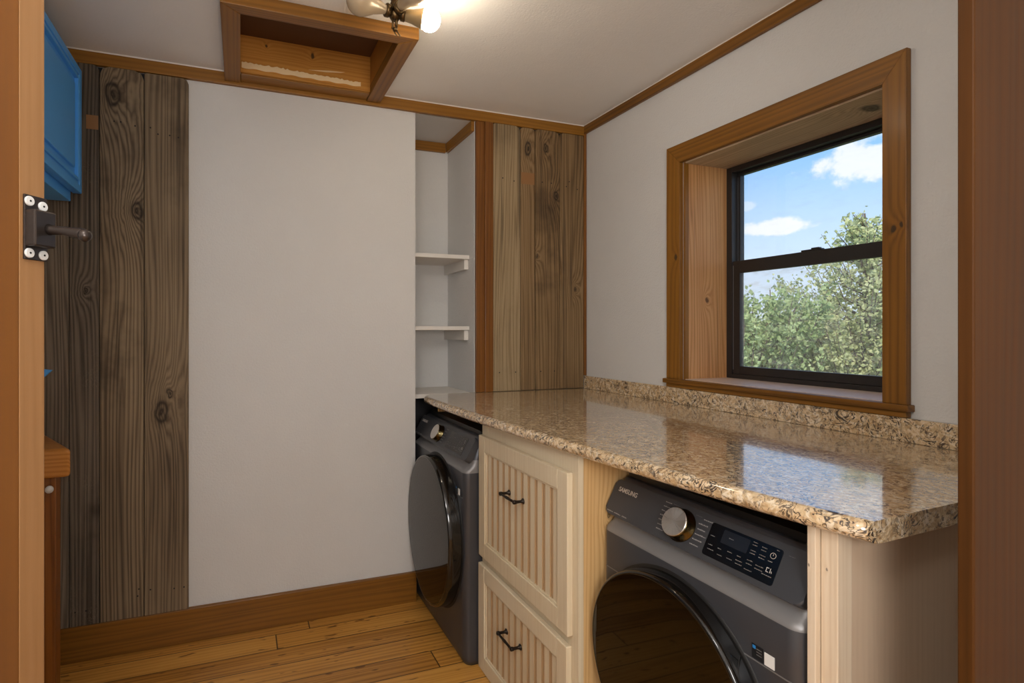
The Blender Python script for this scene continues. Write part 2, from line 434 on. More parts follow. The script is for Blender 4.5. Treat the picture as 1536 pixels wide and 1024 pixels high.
struct('trim_4', (NX1-.02, NX1-.001, D+.002, NY-.02, 2.466, 2.522), 'trimy', 'brown trim along the top right side of the niche', 'crown trim', .002)
bm = bmesh.new()
box(bm, NX1+.002, 1.253, D-.016, D+.003, 1.046, 2.518, 0, .002); box(bm, 1.253, 1.302, D-.024, D+.003, 1.046, 2.518, 0, .003)
tag(link('trim_5', bm, 'trimz_dark'), 'tall brown corner post between shelf niche and plank panel', 'corner trim', kind='structure')
struct('trim_6', (1.892, 1.909, D-.022, D-.003, 1.119, 2.53), 'trimz_dark', 'thin brown strip in corner between planks and window wall', 'corner trim', .002)
# foreground doorway casing at right
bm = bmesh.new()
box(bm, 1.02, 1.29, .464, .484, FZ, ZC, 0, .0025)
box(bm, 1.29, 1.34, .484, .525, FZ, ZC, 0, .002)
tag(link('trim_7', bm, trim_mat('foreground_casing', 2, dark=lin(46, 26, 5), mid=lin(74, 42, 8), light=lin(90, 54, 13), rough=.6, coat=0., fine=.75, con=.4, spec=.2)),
    'tall brown doorway casing board at right edge of view', 'door casing', kind='structure')

# ------------------------------------------------------------------ weathered plank panels
def plank_mat(nm, tone, knots, **k):
    t = dict(grey=(lin(54, 47, 40), lin(110, 98, 84), lin(148, 134, 116)), brown=(lin(58, 48, 38), lin(122, 104, 82), lin(160, 140, 112)),
             tan=(lin(92, 76, 54), lin(154, 132, 100), lin(182, 160, 126)), umber=(lin(72, 56, 36), lin(130, 104, 72), lin(162, 134, 98)))[tone]
    d = dict(axis=2, ring=9., across=5., along=.45, fine=.45, rough=.75, bump=.6, var=.0, streak=.55, worn=.55, lines=60., con=.62, knots=knots, plane=(0, 2),
             kdark=lin(40, 32, 26), spec=.25)
    d.update(k); return wood(nm, *t, **d)

def plank(parent, x0, x1, z0, z1, mat, yf, clip=(.02, .02), nails=(), th=.02, extra=None):
    bm = bmesh.new()
    cl, cr = clip
    pts = [(x0, yf, z0), (x1, yf, z0), (x1, yf, z1-cr), (x1-cr*.3, yf, z1-cr*.3), (x1-cr, yf, z1), (x0+cl, yf, z1), (x0+cl*.3, yf, z1-cl*.3), (x0, yf, z1-cl)]
    prism(bm, pts, (0, th, 0), 0, .0025)
    for (nx, nz, ln) in nails:
        lathe(bm, [(.0035, 0), (.0035, .0012)], Matrix.Translation((nx, yf, nz)) @ rot_to((0, -1, 0)), 8, 1)
    mats = [mat, 'nail']
    if extra:
        box(bm, extra[0], extra[1], yf-.0012, yf+.004, extra[2], extra[3], 2); mats.append('lint')
    return link('plank', bm, mats, parent)

YF = D-.022
pl = thing('plank_panel', (-.495, D-.01, .127), 'wide grey-brown weathered plank panel left of the white wall', 'wood panelling')
zb = .128
bxo('backing_board', (-.80, -.232, D-.0035, D-.001, .128, 2.5165), 'void', pl)
def lk(x, z, x0, x1, zb0): return (x-(x0+x1)/2, z-zb0)
plank(pl, -.80, -.684, zb, 2.50, plank_mat('weathered_a', 'grey', (), seed=1.), YF+.001)
plank(pl, -.681, -.573, zb, 2.5175, plank_mat('weathered_b', 'grey', (lk(-.625, 1.55, -.681, -.573, zb)+(.012,),), seed=2., worn=.7, scratches=.6, ring=4.), YF,
      nails=((-.66, .19, 0), (-.62, .19, 0)), extra=(-.62, -.575, 2.24, 2.30))
plank(pl, -.570, -.402, zb, 2.5175, plank_mat('weathered_c', 'brown', (lk(-.520, 2.40, -.570, -.402, zb)+(.046,), lk(-.428, 1.905, -.570, -.402, zb)+(.034,)), seed=3., ring=12., knotgrain=1.5, fine=.3), YF, (.035, .035),
      nails=((-.515, 2.285, 0), (-.49, 2.285, 0), (-.435, 2.275, 0), (-.42, .25, 0), (-.425, .22, 0)))
plank(pl, -.399, -.222, zb, 2.514, plank_mat('weathered_d', 'brown', (lk(-.33, 1.02, -.399, -.222, zb)+(.042,), lk(-.30, 1.10, -.399, -.222, zb)+(.018,)), seed=4., fine=.5, knotgrain=.8), YF, (.006, .022),
      nails=((-.375, 2.275, 0), (-.345, 2.25, 0), (-.298, 2.25, 0), (-.263, 2.245, 0), (-.375, .24, 0), (-.28, .23, 0), (-.24, .23, 0)))

pr = thing('plank_panel', (1.6, D-.01, 1.046), 'tan-brown weathered plank panel between corner post and window wall', 'wood panelling')
zb = 1.047
bxo('backing_board', (1.304, 1.889, D-.0035, D-.001, 1.048, 2.5165), 'void', pr)
plank(pr, 1.304, 1.470, zb, 2.5175, plank_mat('tan_a', 'tan', (), seed=5., fine=.5, worn=.25), YF, (.012, .028), nails=((1.36, 2.22, 0), (1.43, 2.21, 0), (1.34, 1.15, 0), (1.44, 1.15, 0)))
plank(pr, 1.474, 1.563, zb, 2.5165, plank_mat('tan_b', 'umber', (lk(1.52, 2.40, 1.474, 1.563, zb)+(.034,),), seed=6., worn=.5), YF+.002, (.016, .016), extra=(1.476, 1.561, 2.20, 2.265))
plank(pr, 1.567, 1.726, zb, 2.517, plank_mat('tan_c', 'umber', (lk(1.63, 2.415, 1.567, 1.726, zb)+(.022,), lk(1.70, 2.15, 1.567, 1.726, zb)+(.022,), lk(1.575, 1.80, 1.567, 1.726, zb)+(.010,)), seed=7.), YF, (.016, .03),
      nails=((1.61, 2.22, 0), (1.67, 2.22, 0), (1.60, 1.15, 0), (1.69, 1.15, 0)))
plank(pr, 1.730, 1.889, zb, 2.5165, plank_mat('tan_d', 'umber', (lk(1.83, 1.62, 1.730, 1.889, zb)+(.010,),), seed=8., ring=9., knotgrain=1.6), YF+.001, (.02, .01),
      nails=((1.77, 2.21, 0), (1.79, 2.24, 0), (1.845, 2.2, 0)))

# ------------------------------------------------------------------ niche shelves
def shelf(zt, label, cleat):
    s = thing('niche_shelf', ((NX0+NX1)/2, 2.85, zt-.022), label, 'shelf', group='white shelves in the wall niche')
    bxo('shelf_board', (NX0+.001, NX1-.001, 2.684, NY-.002, zt-.022, zt), 'shelfwhite', s, .002)
    if cleat:
        bxo('cleat', (NX1-.026, NX1-.001, 2.70, NY-.004, zt-.078, zt-.0225), 'shelfwhite', s, .002)
shelf(1.799, 'topmost white shelf in the wall niche', True)
shelf(1.405, 'middle white shelf in the wall niche', True)
shelf(1.038, 'lowest white shelf in the wall niche, level with counter', False)

# ------------------------------------------------------------------ attic hatch
hz = 2.53
h = thing('attic_hatch', (.3, 2.27, hz), 'brown wooden attic hatch frame open in the ceiling', 'ceiling hatch')
OX0, OX1, OY0, OY1 = -.069, .665, 1.975, 2.594
IX0, IX1, IY0, IY1 = 0., .594, 2.03, 2.515
def rail(p, mat):
    bm = bmesh.new(); prism(bm, p, (0, 0, ZC-hz-.001), 0, .002); return link('hatch_trim', bm, mat, h)
rail([(OX0, OY0, hz), (OX1, OY0, hz), (IX1, IY0, hz), (IX0, IY0, hz)], 'trimx')
rail([(OX0, OY0+.0015, hz), (IX0-.001, IY0+.0015, hz), (IX0-.001, OY1, hz), (OX0, OY1, hz)], 'trimy')
rail([(OX1, OY0+.0015, hz), (OX1, OY1, hz), (IX1+.001, OY1, hz), (IX1+.001, IY0+.0015, hz)], 'trimy')
bxo('hatch_trim', (IX0+.001, IX1-.001, IY1+.004, OY1, hz+.006, ZC-.002), 'trimx', h, .002)
TOPZ = 2.712
bm = bmesh.new(); box(bm, IX0-.005, IX1+.005, IY1-.002, IY1+.003, hz+.014, TOPZ)
link('liner_board', bm, 'hatchin', h, base=(.3, IY1, 2.62))
bxo('liner_board', (IX1+.0015, IX1+.008, IY0-.004, IY1-.002, ZC, TOPZ), 'hatchin', h)
bxo('liner_board', (IX0-.008, IX0-.0015, IY0-.004, IY1-.002, ZC, TOPZ), 'hatchin', h)
bxo('liner_board', (IX0, IX1, IY0-.008, IY0-.002, ZC, TOPZ), 'hatchin', h)
bxo('hatch_lid', (IX0-.008, IX1+.008, IY0-.008, IY1+.003, TOPZ, TOPZ+.015), 'hatchdark', h)
# scraped bare strip on the back liner, ragged upper edge
bm = bmesh.new()
pts = []
n = 60
for i in range(n+1):
    x = IX0+.004+(IX1-IX0-.05)*i/n
    zt = 2.592-.012*i/n+random.uniform(-.004, .004)
    pts.append((x, zt))
low = [(x, 2.564-.002*math.sin(i*.7)-.003*i/n) for i, (x, zt) in enumerate(pts)]
top = [bm.verts.new((x, IY1-.004, z)) for x, z in pts]; bot = [bm.verts.new((x, IY1-.004, z)) for x, z in low]
tp2 = [bm.verts.new((x, IY1-.002, z)) for x, z in pts]; bt2 = [bm.verts.new((x, IY1-.002, z)) for x, z in low]
for i in range(n):
    bm.faces.new((bot[i], bot[i+1], top[i+1], top[i])); bm.faces.new((top[i], top[i+1], tp2[i+1], tp2[i])); bm.faces.new((bot[i+1], bot[i], bt2[i], bt2[i+1]))
link('bare_strip', bm, 'rawwood', h)
bm = bmesh.new()
prism(bm, [(.30, IY1-.0035, 2.602), (.38, IY1-.0035, 2.604), (.45, IY1-.0035, 2.612), (.47, IY1-.0035, 2.618), (.40, IY1-.0035, 2.614)], (0, .0015, 0))
link('bare_scrape', bm, 'rawwood', h)

# ------------------------------------------------------------------ ceiling light
LX, LY, LZ = .500, 1.745, 2.46
cl = thing('ceiling_light', (LX, LY, ZC), 'aged brass multi-bulb ceiling light with one lit white bulb', 'ceiling light')
bm = bmesh.new()
lathe(bm, [(.0, ZC-.035), (.05, ZC-.033), (.062, ZC-.012), (.062, ZC-.001)], Matrix.Translation((LX, LY, 0)), 32)
lathe(bm, [(.013, LZ-.012), (.02, LZ), (.022, LZ+.03), (.014, LZ+.05), (.012, ZC-.03)], Matrix.Translation((LX, LY, 0)), 20)
link('canopy', bm, 'brass', cl)
bm = bmesh.new()
tube(bm, [(LX+.004, LY-.004, LZ+.0), (LX+.004, LY-.004, LZ-.035)], [.006, .005]); tube(bm, [(LX-.008, LY-.004, LZ+.0), (LX-.009, LY-.004, LZ-.045)], [.004, .004])
lathe(bm, [(0, -.008), (.008, -.004), (.009, .004), (0, .009)], Matrix.Translation((LX, LY-.004, LZ-.046)), 12)
tube(bm, [(LX-.004, LY-.004, LZ-.05), (LX, LY-.006, LZ-.062), (LX+.006, LY-.006, LZ-.066)], .0025, 8); tube(bm, [(LX+.006, LY-.004, LZ-.05), (LX+.012, LY-.006, LZ-.06), (LX+.018, LY-.006, LZ-.066)], .0025, 8)
link('switch_stem', bm, 'brass', cl)
def lamp_arm(d, lit):
    d = Vector(d).normalized(); P = Vector((LX, LY, LZ+.012))
    R4 = Matrix.Translation(P) @ rot_to(d)
    bm = bmesh.new()
    lathe(bm, [(.014, .01), (.017, .02), (.021, .022), (.022, .034), (.018, .038)], R4, 20)
    s = link('socket_collar', bm, 'brass', cl)
    bm = bmesh.new()
    if lit:
        lathe(bm, [(.016, .036), (.019, .04), (.022, .06), (.031, .092), (.034, .098), (.031, .099)], R4, 28)
        link('lamp_holder', bm, 'porcelain', cl)
        bm = bmesh.new()
        prof = [(.016, .088)]+[(.037*math.sin(a), .122-.037*math.cos(a)) for a in [.8+(PI-.8)*i/12 for i in range(12)]]+[(0, .159)]
        lathe(bm, prof, R4, 28, caps=False); b = link('lit_bulb', bm, 'bulb', cl); b['label'] = 'lit white bulb'
    else:
        prof = [(.014, .036), (.018, .05), (.026, .075), (.042, .105)]+[(.048*math.sin(a), .128-.048*math.cos(a)) for a in [1.25+(PI-1.25)*i/10 for i in range(10)]]+[(0, .176)]
        lathe(bm, prof, R4, 28, caps=False); b = link('unlit_bulb', bm, 'offbulb', cl); b['label'] = 'unlit cream coated bulb'
lamp_arm((.90, -.30, -.18), True)
lamp_arm((-.95, -.20, .02), False)
lamp_arm((.25, -.9, .12), False)

# ------------------------------------------------------------------ window
w = thing('window_1', (XW, (WY0+WY1)/2, WZ0), 'black framed single-hung window with brown casing over the counter', 'window', kind='structure')
XC = XW-.024
def cas(p, mat):
    bm = bmesh.new(); prism(bm, p, (.0235, 0, 0), 0, .002); o = link('casing', bm, mat, w); return o
cy0, cy1, cz0, cz1 = 1.014, 1.961, 1.158, 2.233
iy0, iy1, iz1 = 1.078, 1.884, 2.149
cas([(XC, cy1, cz0), (XC, cy1, cz1), (XC, iy1, iz1), (XC, iy1, cz0)], trim_mat('casing_side', 2, knots=((-.02, .56, .010),), plane=(1, 2)))
cas([(XC, cy1, cz1), (XC, cy0, cz1), (XC, iy0, iz1), (XC, iy1, iz1)], 'trimy')
cas([(XC, cy0, cz1), (XC, cy0, cz0), (XC, iy0, cz0), (XC, iy0, iz1)], trim_mat('casing_near', 2, knots=((.0, .535, .008), (-.02, .545, .006)), plane=(1, 2)))
bxo('window_sill', (XW-.036, XW+.0, 1.004, 1.974, 1.137, 1.158), 'trimy', w, .003)
bxo('window_apron', (XW-.026, XW-.001, 1.014, 1.961, 1.119, 1.1365), 'trimy', w, .002)
bxo('jamb_stop', (XW-.002, XW+.02, 1.872, 1.882, 1.158, 2.148), 'trimz', w, .001)
bm = bmesh.new(); box(bm, XW+.001, 2.165, 1.874, 1.8815, 1.152, 2.1515); link('jamb_liner', bm, 'rough', w)
bm = bmesh.new(); box(bm, XW+.001, 2.165, 1.0705, 1.078, 1.152, 2.1515); link('jamb_liner', bm, 'rough', w)
bm = bmesh.new(); box(bm, XW+.001, 2.165, 1.078, 1.874, 2.143, 2.1515); link('head_liner', bm, 'roughtop', w)
bxo('sill_liner', (XW+.0, 2.165, 1.078, 1.874, 1.1505, 1.160), 'sill_in', w)
XG = 2.161
bm = bmesh.new()
box(bm, XG, XG+.075, 1.845, 1.874, 1.16, 2.143, 0, .002); box(bm, XG, XG+.075, 1.078, 1.107, 1.16, 2.143, 0, .002)
box(bm, XG, XG+.075, 1.107, 1.845, 2.118, 2.143, 0, .002); box(bm, XG, XG+.075, 1.107, 1.845, 1.16, 1.180, 0, .002)
link('window_frame', bm, 'black', w)
def sash(x, z0, z1, st, rt, rb, pane):
    bm = bmesh.new()
    a, b = 1.107, 1.845
    box(bm, x, x+.026, b-st, b, z0, z1, 0, .0015); box(bm, x, x+.026, a, a+st, z0, z1, 0, .0015)
    box(bm, x, x+.026, a+st, b-st, z1-rt, z1, 0, .0015); box(bm, x, x+.026, a+st, b-st, z0, z0+rb, 0, .0015)
    # bright glazing bead beside the stile
    box(bm, x-.0015, x+.01, b-.005, b-.0015, z0+.02, z1-.02, 1)
    s = link('window_sash', bm, ['black', 'graymetal'], w)
    bm = bmesh.new(); box(bm, x+.012, x+.015, a+st-.004, b-st+.004, z0+rb-.004, z1-rt+.004)
    link('window_pane', bm, pane, s)
sash(XG+.036, 1.668, 2.1175, .014, .012, .03, 'pane')
sash(XG+.006, 1.1805, 1.703, .036, .056, .036, 'pane2')
bm = bmesh.new(); box(bm, XG+.008, XG+.03, 1.45, 1.53, 1.7035, 1.710, 0, .002); box(bm, XG+.010, XG+.028, 1.46, 1.49, 1.710, 1.715, 0, .001)
link('sash_lock', bm, 'black', w)

# ------------------------------------------------------------------ countertop
ct = thing('countertop', (1.42, 1.6, 1.003), 'speckled beige granite-look laminate countertop under the window', 'countertop')
EDGE = [(2.55, .900), (2.40, .892), (2.2, .893), (2.0, .899), (1.8, .910), (1.6, .923), (1.4, .940), (1.2, .960), (1.0, .982), (.85, 1.002), (.72, 1.024), (.64, 1.044), (.615, 1.051)]
def near_y(x): return .615+(x-1.051)*.047
bm = bmesh.new()
ZT, ZB = 1.045, 1.003
prof = [(.030, ZB), (.008, ZB+.002), (-.006, ZB+.008), (-.013, ZB+.016), (-.014, ZB+.024), (-.011, ZB+.033), (-.004, ZB+.0395), (.006, ZT)]  # inset from the top edge line, height
cols = []
path = [(x, y) for y, x in EDGE]
far = (XW-.001, D-.0235)
def ring_at(pt, tang):
    nx, ny = -tang[1], tang[0]      # towards the room
    return [(pt[0]-nx*o, pt[1]-ny*o, z) for o, z in prof]
full = [(.935, D-.001), (.912, 2.585)]+path
rows = []
for i, p in enumerate(full):
    a = full[max(i-1, 0)]; b = full[min(i+1, len(full)-1)]
    t = Vector((b[0]-a[0], b[1]-a[1])).normalized()
    nrm = (-(-t.y), -t.x) if False else (t.y, -t.x)   # outward = -x side
    if nrm[0] > 0: nrm = (-nrm[0], -nrm[1])
    if i == 0: nrm = (-1, 0)
    if i == len(full)-1: nrm = (-1, .0)
    row = []
    for o, z in prof:
        x = p[0]-nrm[0]*o; y = p[1]-nrm[1]*o
        if i == len(full)-1: y = near_y(x)
        if i == 0: y = D-.001
        row.append(bm.verts.new((x, y, z)))
    rows.append(row)
for i in range(len(rows)-1):
    for k in range(len(prof)-1):
        f = bm.faces.new((rows[i][k], rows[i+1][k], rows[i+1][k+1], rows[i][k+1])); f.smooth = True
xe = XW-.001
tf, tn = bm.verts.new((xe, D-.001, ZT)), bm.verts.new((xe, near_y(xe), ZT))
bf, bn = bm.verts.new((xe, D-.001, ZB)), bm.verts.new((xe, near_y(xe), ZB))
bm.faces.new([r[-1] for r in rows]+[tn, tf]); bm.faces.new([r[0] for r in rows][::-1]+[bf, bn])
bm.faces.new(rows[-1]+[tn, bn]); bm.faces.new(rows[0][::-1]+[bf, tf]); bm.faces.new((tf, tn, bn, bf))
link('counter_slab', bm, 'granite', ct)
bm = bmesh.new(); prism(bm, [(1.889, D-.0245, ZT+.0003), (1.9095, D-.0245, ZT+.0003), (1.9095, .657, ZT+.0003), (1.889, .657, ZT+.0003)], (0, 0, .0725), 0, .002)
link('backsplash', bm, 'granite', ct)
bxo('cleat', (.965, 1.30, 2.545, 2.56, .962, 1.0025), 'raw_pine', ct)

# ------------------------------------------------------------------ drawer cabinet
cx = thing('drawer_cabinet', (1.4, 1.68, FZ), 'cream beadboard drawer cabinet between the two charcoal machines', 'cabinet')
FX = .960
bm = bmesh.new(); box(bm, FX, 1.85, 1.345, 1.357, FZ, 1.0025); box(bm, FX, 1.85, 2.001, 2.013, FZ, 1.0025); box(bm, 1.83, 1.85, 1.357, 2.001, FZ, 1.0025)
bo = link('cabinet_side', bm, 'raw_pine', cx, base=(1.4, 1.68, FZ))
bm = bmesh.new()
box(bm, FX-.001, FX+.018, 1.3445, 1.40, FZ, 1.0025, 0, .001); box(bm, FX-.001, FX+.018, 1.96, 2.0135, FZ, 1.0025, 0, .001)
box(bm, FX, FX+.017, 1.40, 1.96, .93, 1.0025); box(bm, FX, FX+.017, 1.40, 1.96, .40, .47); box(bm, FX, FX+.017, 1.40, 1.96, FZ, .02)
link('face_frame', bm, 'cream', cx)
def drawer(y0, y1, z0, z1, hy, hzc, lab):
    bm = bmesh.new()
    X0, X1 = FX-.022, FX-.0015
    sw = .062; tw = .064
    box(bm, X0, X1, y0, y0+sw-.006, z0, z1, 0, .003); box(bm, X0, X1, y1-sw+.006, y1, z0, z1, 0, .003)
    box(bm, X0+.0003, X1, y0+sw-.0065, y1-sw+.0065, z1-tw, z1, 0, .0025); box(bm, X0+.0003, X1, y0+sw-.0065, y1-sw+.0065, z0, z0+tw, 0, .0025)
    # inner ovolo bead
    a, b, c, d = y0+sw-.006, y1-sw+.006, z0+tw, z1-tw
    for (p, q) in (((a, c), (a+.008, d)), ((b-.008, c), (b, d))): box(bm, X0+.005, X1, p[0], q[0], p[1], q[1], 1, .0015)
    box(bm, X0+.005, X1, a+.008, b-.008, c, c+.007, 1, .0015); box(bm, X0+.005, X1, a+.008, b-.008, d-.007, d, 1, .0015)
    dr = link('drawer', bm, ['cream', 'cream'], cx)
    # beadboard infill: ribs and grooves
    bm = bmesh.new()
    y = a+.008; per = .047; xs = X0+.009; yy = b-.008
    prof = [(y, xs)]
    k = y
    while k < yy-per*.5:
        prof += [(k+.027, xs), (k+.030, xs+.004), (k+.034, xs+.001), (k+.038, xs+.001), (k+.043, xs+.004), (k+.0465, xs)]
        k += per
    prof.append((yy, xs)); prof = [(min(p, yy), q) for p, q in prof]
    lo_ = [bm.verts.new((q, p, c+.007)) for p, q in prof]; hi_ = [bm.verts.new((q, p, d-.007)) for p, q in prof]
    for i in range(len(prof)-1):
        if prof[i+1][0]-prof[i][0] < 1e-5: continue
        f = bm.faces.new((lo_[i], lo_[i+1], hi_[i+1], hi_[i]))
        f.material_index = 1 if (prof[i][1] != prof[i+1][1] or abs(prof[i][1]-xs-.001) < 1e-6) else 0
    vb = [bm.verts.new(v) for v in ((X1-.001, a+.008, c+.007), (X1-.001, yy, c+.007), (X1-.001, yy, d-.007), (X1-.001, a+.008, d-.007))]
    bm.faces.new(vb)
    link('beadboard_panel', bm, ['cream', 'glaze'], dr)
    # pull handle
    bm = bmesh.new()
    hx = xs
    L = .052
    for s in (-1, 1):
        P = Matrix.Translation((hx+.001, hy+s*L, hzc)) @ rot_to((-1, 0, 0))
        lathe(bm, [(.011, 0), (.011, .002), (.007, .006), (.005, .012), (.0055, .028), (.0075, .032), (.0075, .040), (.004, .043), (0, .043)], P, 16)
    tube(bm, [(hx-.036, hy-L-.004, hzc), (hx-.036, hy-L*.4, hzc), (hx-.036, hy, hzc), (hx-.036, hy+L*.4, hzc), (hx-.036, hy+L+.004, hzc)], [.0042, .0046, .0058, .0046, .0042], 12)
    link('pull_handle', bm, 'bronze', dr)
drawer(1.371, 2.006, .447, .947, 1.705, .775, '')
drawer(1.376, 2.010, FZ+.004, .414, 1.725, .245, '')

# ------------------------------------------------------------------ counter end panel with posts
ep = thing('counter_end_panel', (1.48, .69, FZ), 'beige painted end panel with pale front posts under the near counter end', 'end panel')
bxo('post', (1.046, 1.066, .7095, .7255, FZ, 1.0025), 'whitepost', ep, .0015)
bxo('post', (1.058, 1.098, .6765, .7075, FZ, 1.0025), 'whitepost', ep, .0015)
bxo('side_panel', (1.0985, 1.905, .678, .697, FZ, 1.0025), 'endpanel', ep)

# ------------------------------------------------------------------ front loading machines
def text_bm(bm, s, size, M4, mat, depth=.0004):
    cu = bpy.data.curves.new('t', 'FONT'); cu.body = s; cu.size = size; cu.extrude = depth; cu.align_x = 'LEFT'; cu.offset = .012*size; cu.resolution_u = 3
    ob = bpy.data.objects.new('t', cu); COL.objects.link(ob)
    dg = bpy.context.evaluated_depsgraph_get()
    me = bpy.data.meshes.new_from_object(ob.evaluated_get(dg))
    n0 = len(bm.verts); f0 = len(bm.faces)
    bm.from_mesh(me); bm.verts.ensure_lookup_table(); bm.faces.ensure_lookup_table()
    vs = bm.verts[n0:]
    x0 = min(v.co.x for v in vs); x1 = max(v.co.x for v in vs)
    for v in vs: v.co = M4 @ v.co
    for f in bm.faces[f0:]: f.material_index = mat
    bpy.data.objects.remove(ob); bpy.data.curves.remove(cu); bpy.data.meshes.remove(me)
    return x1-x0

def rrect(w_, h_, r, n=6):
    pts = []
    for cx_, cy_, a0 in ((w_-r, r, -90), (w_-r, h_-r, 0), (r, h_-r, 90), (r, r, 180)):
        for i in range(n+1):
            a = math.radians(a0+90*i/n); pts.append((cx_+r*math.cos(a), cy_+r*math.sin(a)))
    return pts

def machine(loc, W, dc, da, db, frac, label, stick, depth=.66, prot=1.):
    """local frame: x to the right along the front, y into the machine, z up"""
    m = thing('washing_machine', loc, label, 'washing machine', rotz=-PI/2, local=True)
    Zf = 0.
    # body: stacked cross-sections with rounded front corners
    bm = bmesh.new()
    def section(z, yf, r, ins=0.):
        pts = [(ins, depth), (ins, yf+r)]
        for i in range(1, 7):
            a = PI+PI/2*i/6; pts.append((ins+r+r*math.cos(a), yf+r+r*math.sin(a)))
        for i in range(0, 7):
            a = -PI/2+PI/2*i/6; pts.append((W-ins-r+r*math.cos(a), yf+r+r*math.sin(a)))
        pts.append((W-ins, depth))
        return [bm.verts.new((x, y, z)) for x, y in pts]
    b0 = -FZ   # panel heights were measured from z = 0, the floor is lower
    secs = [section(0., .012, .03, .004), section(.02, .002, .03), section(.05, 0., .03), section(.70+b0, 0., .03), section(.782+b0, 0., .03), section(.790+b0, .003, .03),
            section(.797+b0, .012, .03), section(.808+b0, .026, .03), section(.822+b0, .034, .03), section(.835+b0, .036, .03), section(.928+b0, .066, .03, .003), section(.934+b0, .074, .03, .006)]
    for k in range(len(secs)-1):
        n = len(secs[k])
        for i in range(n):
            f = bm.faces.new((secs[k][i], secs[k][(i+1) % n], secs[k+1][(i+1) % n], secs[k+1][i])); f.smooth = True
            f.material_index = 1 if 4 <= k <= 8 else 0
    bm.faces.new(secs[0][::-1]); bm.faces.new(secs[-1])
    link('body', bm, ['steel', 'steel_lit'], m)
    bm = bmesh.new(); prism(bm, [(x+.006, y+.085, .9345+b0) for x, y in rrect(W-.012, depth-.09, .02)], (0, 0, .018), 0, .004); link('top_lid', bm, 'lid', m)
    # control panel
    t = math.atan2(.052, .095); H = math.hypot(.052, .095)
    Mp = Matrix.Translation((0, .004, .833+b0)) @ Matrix(((1, 0, 0, 0), (0, math.sin(t), -math.cos(t), 0), (0, math.cos(t), math.sin(t), 0), (0, 0, 0, 1)))
    bm = bmesh.new(); vs = prism(bm, [(x+.004, y, -.03) for x, y in rrect(W-.008, H, .016)], (0, 0, .03), 0, .004, 3)
    for v in bm.verts: v.co = Mp @ v.co
    cp = link('control_panel', bm, 'panelgrey', m)
    S = W/.606
    k0, d0, d1 = frac
    bm = bmesh.new(); wv = text_bm(bm, 'SAMSUNG', .0195, Mp @ Matrix.Translation((.026*S, H*.68, .0004)) @ Matrix.Diagonal((.86, 1., 1., 1.)), 0)
    link('logo', bm, 'logo', cp)
    # printed cycle names, too small to read in the photo: short dashes
    rnd = random.Random(3)
    bm = bmesh.new()
    def dash(x, y, ln, hgt=.0032):
        xx = x
        while xx < x+ln:
            l = rnd.uniform(.0025, .0055); l = min(l, x+ln-xx)
            h2 = hgt*rnd.uniform(.6, 1)
            vs = [bm.verts.new(Mp @ Vector(p)) for p in ((xx, y, .0006), (xx+l, y, .0006), (xx+l, y+h2, .0006), (xx, y+h2, .0006))]
            bm.faces.new(vs); xx += l+rnd.uniform(.0006, .0012)
    kx = k0*W; ky = H*.5
    def flush(nm):
        nonlocal bm
        link(nm, bm, 'mark_dial', cp); bm = bmesh.new()
    for i in range(7): dash(kx-.075-abs(i-2.5)*-.0015, H*.88-i*.0125, .024+rnd.uniform(-.004, .004))
    dash(kx-.045, H*.90, .02, .0006); flush('dial_lettering')
    for i in range(6): dash(kx+.048-abs(i-2.)*.002+(.012 if i == 0 else 0), H*.82-i*.0135, .028+rnd.uniform(-.006, .006))
    dash(kx+.03, H*.86, .02, .0006); flush('dial_lettering')
    dash(.014*S, H*.07, .026, .0034); dash(.044*S, H*.07, .028, .0034); dash(.078*S, H*.07, .020, .0034)
    flush('tagline_lettering'); dash(d1*W+.012, H*.80, .013, .0016)
    link('panel_lettering', bm, 'mark_dim', cp)
    # knob
    bm = bmesh.new()
    R4 = Mp @ Matrix.Translation((kx, ky, 0))
    lathe(bm, [(.043, 0.), (.043, .002), (.040, .004), (.039, .024), (.0375, .027)], R4, 48)
    kb = link('selector_knob', bm, 'knobring', cp)
    bm = bmesh.new(); lathe(bm, [(.0375, .0268), (.036, .0286), (.0, .0288)], R4, 48)
    for f in bm.faces: f.smooth = False
    link('knob_face', bm, 'knobface', kb, base=R4 @ Vector((0, 0, .027)))
    # display
    bm = bmesh.new(); prism(bm, [(x+d0*W, y+H*.12, -.002) for x, y in rrect((d1-d0)*W, H*.74, .006)], (0, 0, .003), 0, .0006)
    for v in bm.verts: v.co = Mp @ v.co
    dp = link('display', bm, 'display', cp)
    bm = bmesh.new(); dw = (d1-d0)*W; dh = H*.74
    prism(bm, [(x+d0*W+dw*.20, y+H*.12+dh*.52, .001) for x, y in rrect(dw*.38, dh*.40, .003)], (0, 0, .0003))
    for v in bm.verts: v.co = Mp @ v.co
    link('display_screen', bm, 'screen', dp)
    bm = bmesh.new()
    for fx, fy, ln in ((.04, .60, .012), (.05, .33, .012), (.06, .20, .018), (.20, .33, .01), (.22, .16, .013), (.34, .36, .012), (.36, .18, .014), (.48, .36, .01), (.48, .24, .016), (.49, .15, .016),
                       (.62, .38, .013), (.62, .28, .014), (.62, .12, .018), (.74, .34, .018), (.74, .25, .018), (.30, .72, .012), (.62, .90, .010), (.62, .82, .011), (.62, .66, .013), (.62, .58, .013),
                       (.74, .86, .012), (.74, .78, .012), (.74, .64, .014), (.74, .56, .014), (.86, .58, .010), (.84, .20, .022), (.92, .93, .006)):
        xx = d0*W+dw*fx; y = H*.12+dh*fy; e = xx+ln
